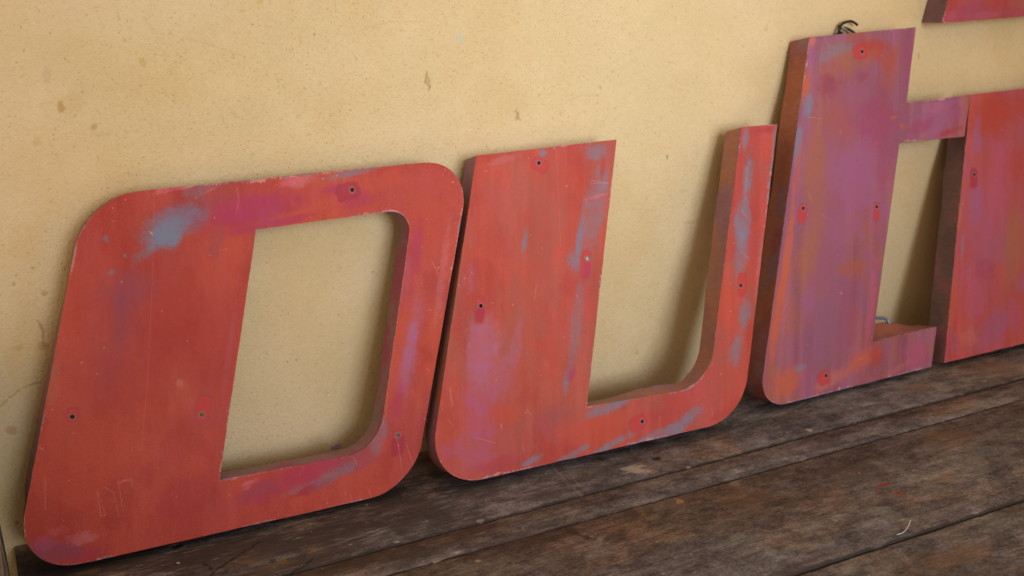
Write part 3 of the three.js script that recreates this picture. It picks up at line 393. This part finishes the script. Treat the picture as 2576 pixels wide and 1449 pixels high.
const letterT = signLetter(T, { label: 'tall purple and orange metal sign letter t with a crossbar and foot', seed: 1003, base: ['tbase', 'mauve', 'brown', 'obrown', 'lilac2'], at: [1.36, 0.0004, 0.1195], lean: 0.1841, turn: 0.0122, knocks: 40, rim: 0.9, streak: 34,
  tones: [[158, 92, 70], [146, 82, 78], [132, 96, 108]],
  splay: (p) => (p[0] > 0.08 && p[0] < 0.232 && p[1] > 0.07 && p[1] < 0.077 ? 0.02 * sst(0.235, 0.15, p[0]) * (0.6 + 0.4 * sst(0.08, 0.115, p[0])) : 0) });   // bent lip
const letterF = signLetter(F, { label: 'broad pink and red straight stem letter standing behind the foot of the t', seed: 1004, base: ['tbase2', 'rose', 'pinkp', 'orange', 'lilac2'], at: [1.8, 0.0004, 0.1223], lean: 0.2466, turn: 0, knocks: 20, rim: 0.6, streak: 26,
  tones: [[126, 90, 90], [112, 86, 88], [140, 84, 98]] });
// block hung flat on the wall above
signLetter({ outline: [[-0.6, -0.6, 0], [-0.6 + 33, 99.4, 0], [380, 99.4, 0], [347, -0.6, 0]].map((q) => q), blobs: [[60, 20, 60, 26, 0, 'wine2', 0.6, 0.3], [160, 50, 80, 40, 0, 'red', 0.6, 0.3], [20, 10, 20, 14, 0, 'pinkp', 0.6, 0.4], [210, 30, 40, 20, 0, 'obrown', 0.5, 0.4], [120, 8, 70, 8, 0, 'pinkp', 0.5, 0.4]], patch: [], scr: [], holes: [] },
  { label: 'short red metal block fixed flat to the wall above the letters', seed: 1005, base: ['red', 'tbase2', 'wine', 'rose', 'pinkp'], at: [1.6762, 0.6396, 0.0002], lean: 0, turn: 0, knocks: 8, rim: 0.4, tones: [[111, 80, 89], [101, 80, 80], [118, 76, 91]] });

// ------------------------------------------------------------------ fixings on the letters
wire('wire_hook', [[0.1035, 0.622, 0.012], [0.1055, 0.648, 0.010], [0.1114, 0.6575, 0.012], [0.1219, 0.6611, 0.012], [0.1312, 0.6619, 0.013], [0.1409, 0.6585, 0.013], [0.1477, 0.6539, 0.012]], 0.0024, 0x2a2a20, letterT);
wire('wire_hook', [[0.1085, 0.656, 0.006], [0.1150, 0.652, 0.009], [0.1225, 0.6495, 0.012], [0.1371, 0.6405, 0.013], [0.146, 0.632, 0.013]], 0.0026, 0x3a4038, letterT);
wire('wire_hook', [[0.1062, 0.653, 0.015], [0.1120, 0.6485, 0.016], [0.1213, 0.6416, 0.016], [0.132, 0.633, 0.016]], 0.0022, 0x8c8a86, letterT, 0.3);
{ const g = new THREE.IcosahedronGeometry(0.008, 1); g.scale(1, 0.9, 0.8); g.translate(0.105, 0.6385, 0.011); mesh('hook_nut', g, new THREE.MeshStandardMaterial({ color: 0x14110f, roughness: 0.6, metalness: 0.4 }), letterT); }
wire('wire_end', [[0.112, 0.1115, 0.004], [0.1317, 0.1060, 0.004], [0.1448, 0.1035, 0.004], [0.1567, 0.099, 0.006], [0.1615, 0.090, 0.008]], 0.0030, 0x6f7a94, letterT, 0.35);
function scrap(parent, x, y, z, s, color) {              // torn scrap of sheet left at the cut edge
  const sh = new THREE.Shape(); sh.moveTo(-1, 0); sh.lineTo(-0.9, 0.5); sh.lineTo(-0.2, 0.42); sh.lineTo(0.1, 0.75); sh.lineTo(0.8, 0.6); sh.lineTo(1, 0.1); sh.lineTo(0.2, -0.1); sh.closePath();
  const g = new THREE.ExtrudeGeometry(sh, { depth: 0.3, bevelEnabled: false }); g.scale(s, s, s); g.rotateX(-0.5); g.translate(x, y, z);
  mesh('torn_tab', g, new THREE.MeshStandardMaterial({ color, roughness: 0.5, metalness: 0.3 }), parent);
}
scrap(letterO, 0.1415, 0.0755, 0.002, 0.0085, 0x472a40);
scrap(letterU, -0.2895, 0.1035, 0.002, 0.006, 0x3c4650);

// ------------------------------------------------------------------ fallen paint flakes and grit
{
  const geos = [], q = new THREE.Object3D();
  for (let i = 0; i < 150; i++) {
    const r = i < 26 ? 0.0012 + rnd() * 0.0022 : 0.0004 + rnd() * rnd() * 0.0012, g = i < 26 ? new THREE.CylinderGeometry(r, r * 0.9, 0.0004, 5) : new THREE.IcosahedronGeometry(r, 0);
    const near = rnd() < 0.35, x = rnd() * 1.75 - 0.01, z = near ? 0.175 + (x > 0.5 && x < 1.15 ? 0.035 : 0) + rnd() * rnd() * 0.12 : 0.2 + rnd() * 0.65;
    q.position.set(x, 0.0004 + r * (i < 26 ? 0.25 : 0.7), z); q.rotation.set((rnd() - 0.5) * 0.5, rnd() * 6, (rnd() - 0.5) * 0.5); q.scale.set(1, 1, 0.5 + rnd() * 0.6); q.updateMatrix();
    g.applyMatrix4(q.matrix); const n = g.toNonIndexed ? (g.index ? g.toNonIndexed() : g) : g, k = n.attributes.position.count, c = i < 26 ? (rnd() < 0.6 ? [0.30, 0.07, 0.06] : [0.34, 0.30, 0.28]) : (rnd() < 0.35 ? [0.26, 0.22, 0.18] : [0.09, 0.07, 0.06]);
    n.setAttribute('color', new THREE.Float32BufferAttribute(Array.from({ length: k * 3 }, (_, e) => c[e % 3]), 3)); geos.push(n);
  }
  const m = mesh('paint_flakes', mergeGeometries(geos), new THREE.MeshStandardMaterial({ vertexColors: true, roughness: 0.8 }));
  m.userData = { kind: 'stuff', label: 'tiny fallen paint flakes and grit scattered over the planks', category: 'debris' };
}

// ------------------------------------------------------------------ bristle on the planks
{
  const pts = [[1.058, 0.0016, 0.615], [1.069, 0.0011, 0.6145], [1.085, 0.0024, 0.608], [1.102, 0.0034, 0.596]].map((p) => new THREE.Vector3(...p));
  const m = mesh('bristle', new THREE.TubeGeometry(new THREE.CatmullRomCurve3(pts), 24, 0.00045, 6), new THREE.MeshStandardMaterial({ color: 0xd8d4cc, roughness: 0.5 }));
  m.userData = { label: 'thin curved white bristle lying on the dark planks', category: 'bristle' };
}

renderer.render(scene, camera);
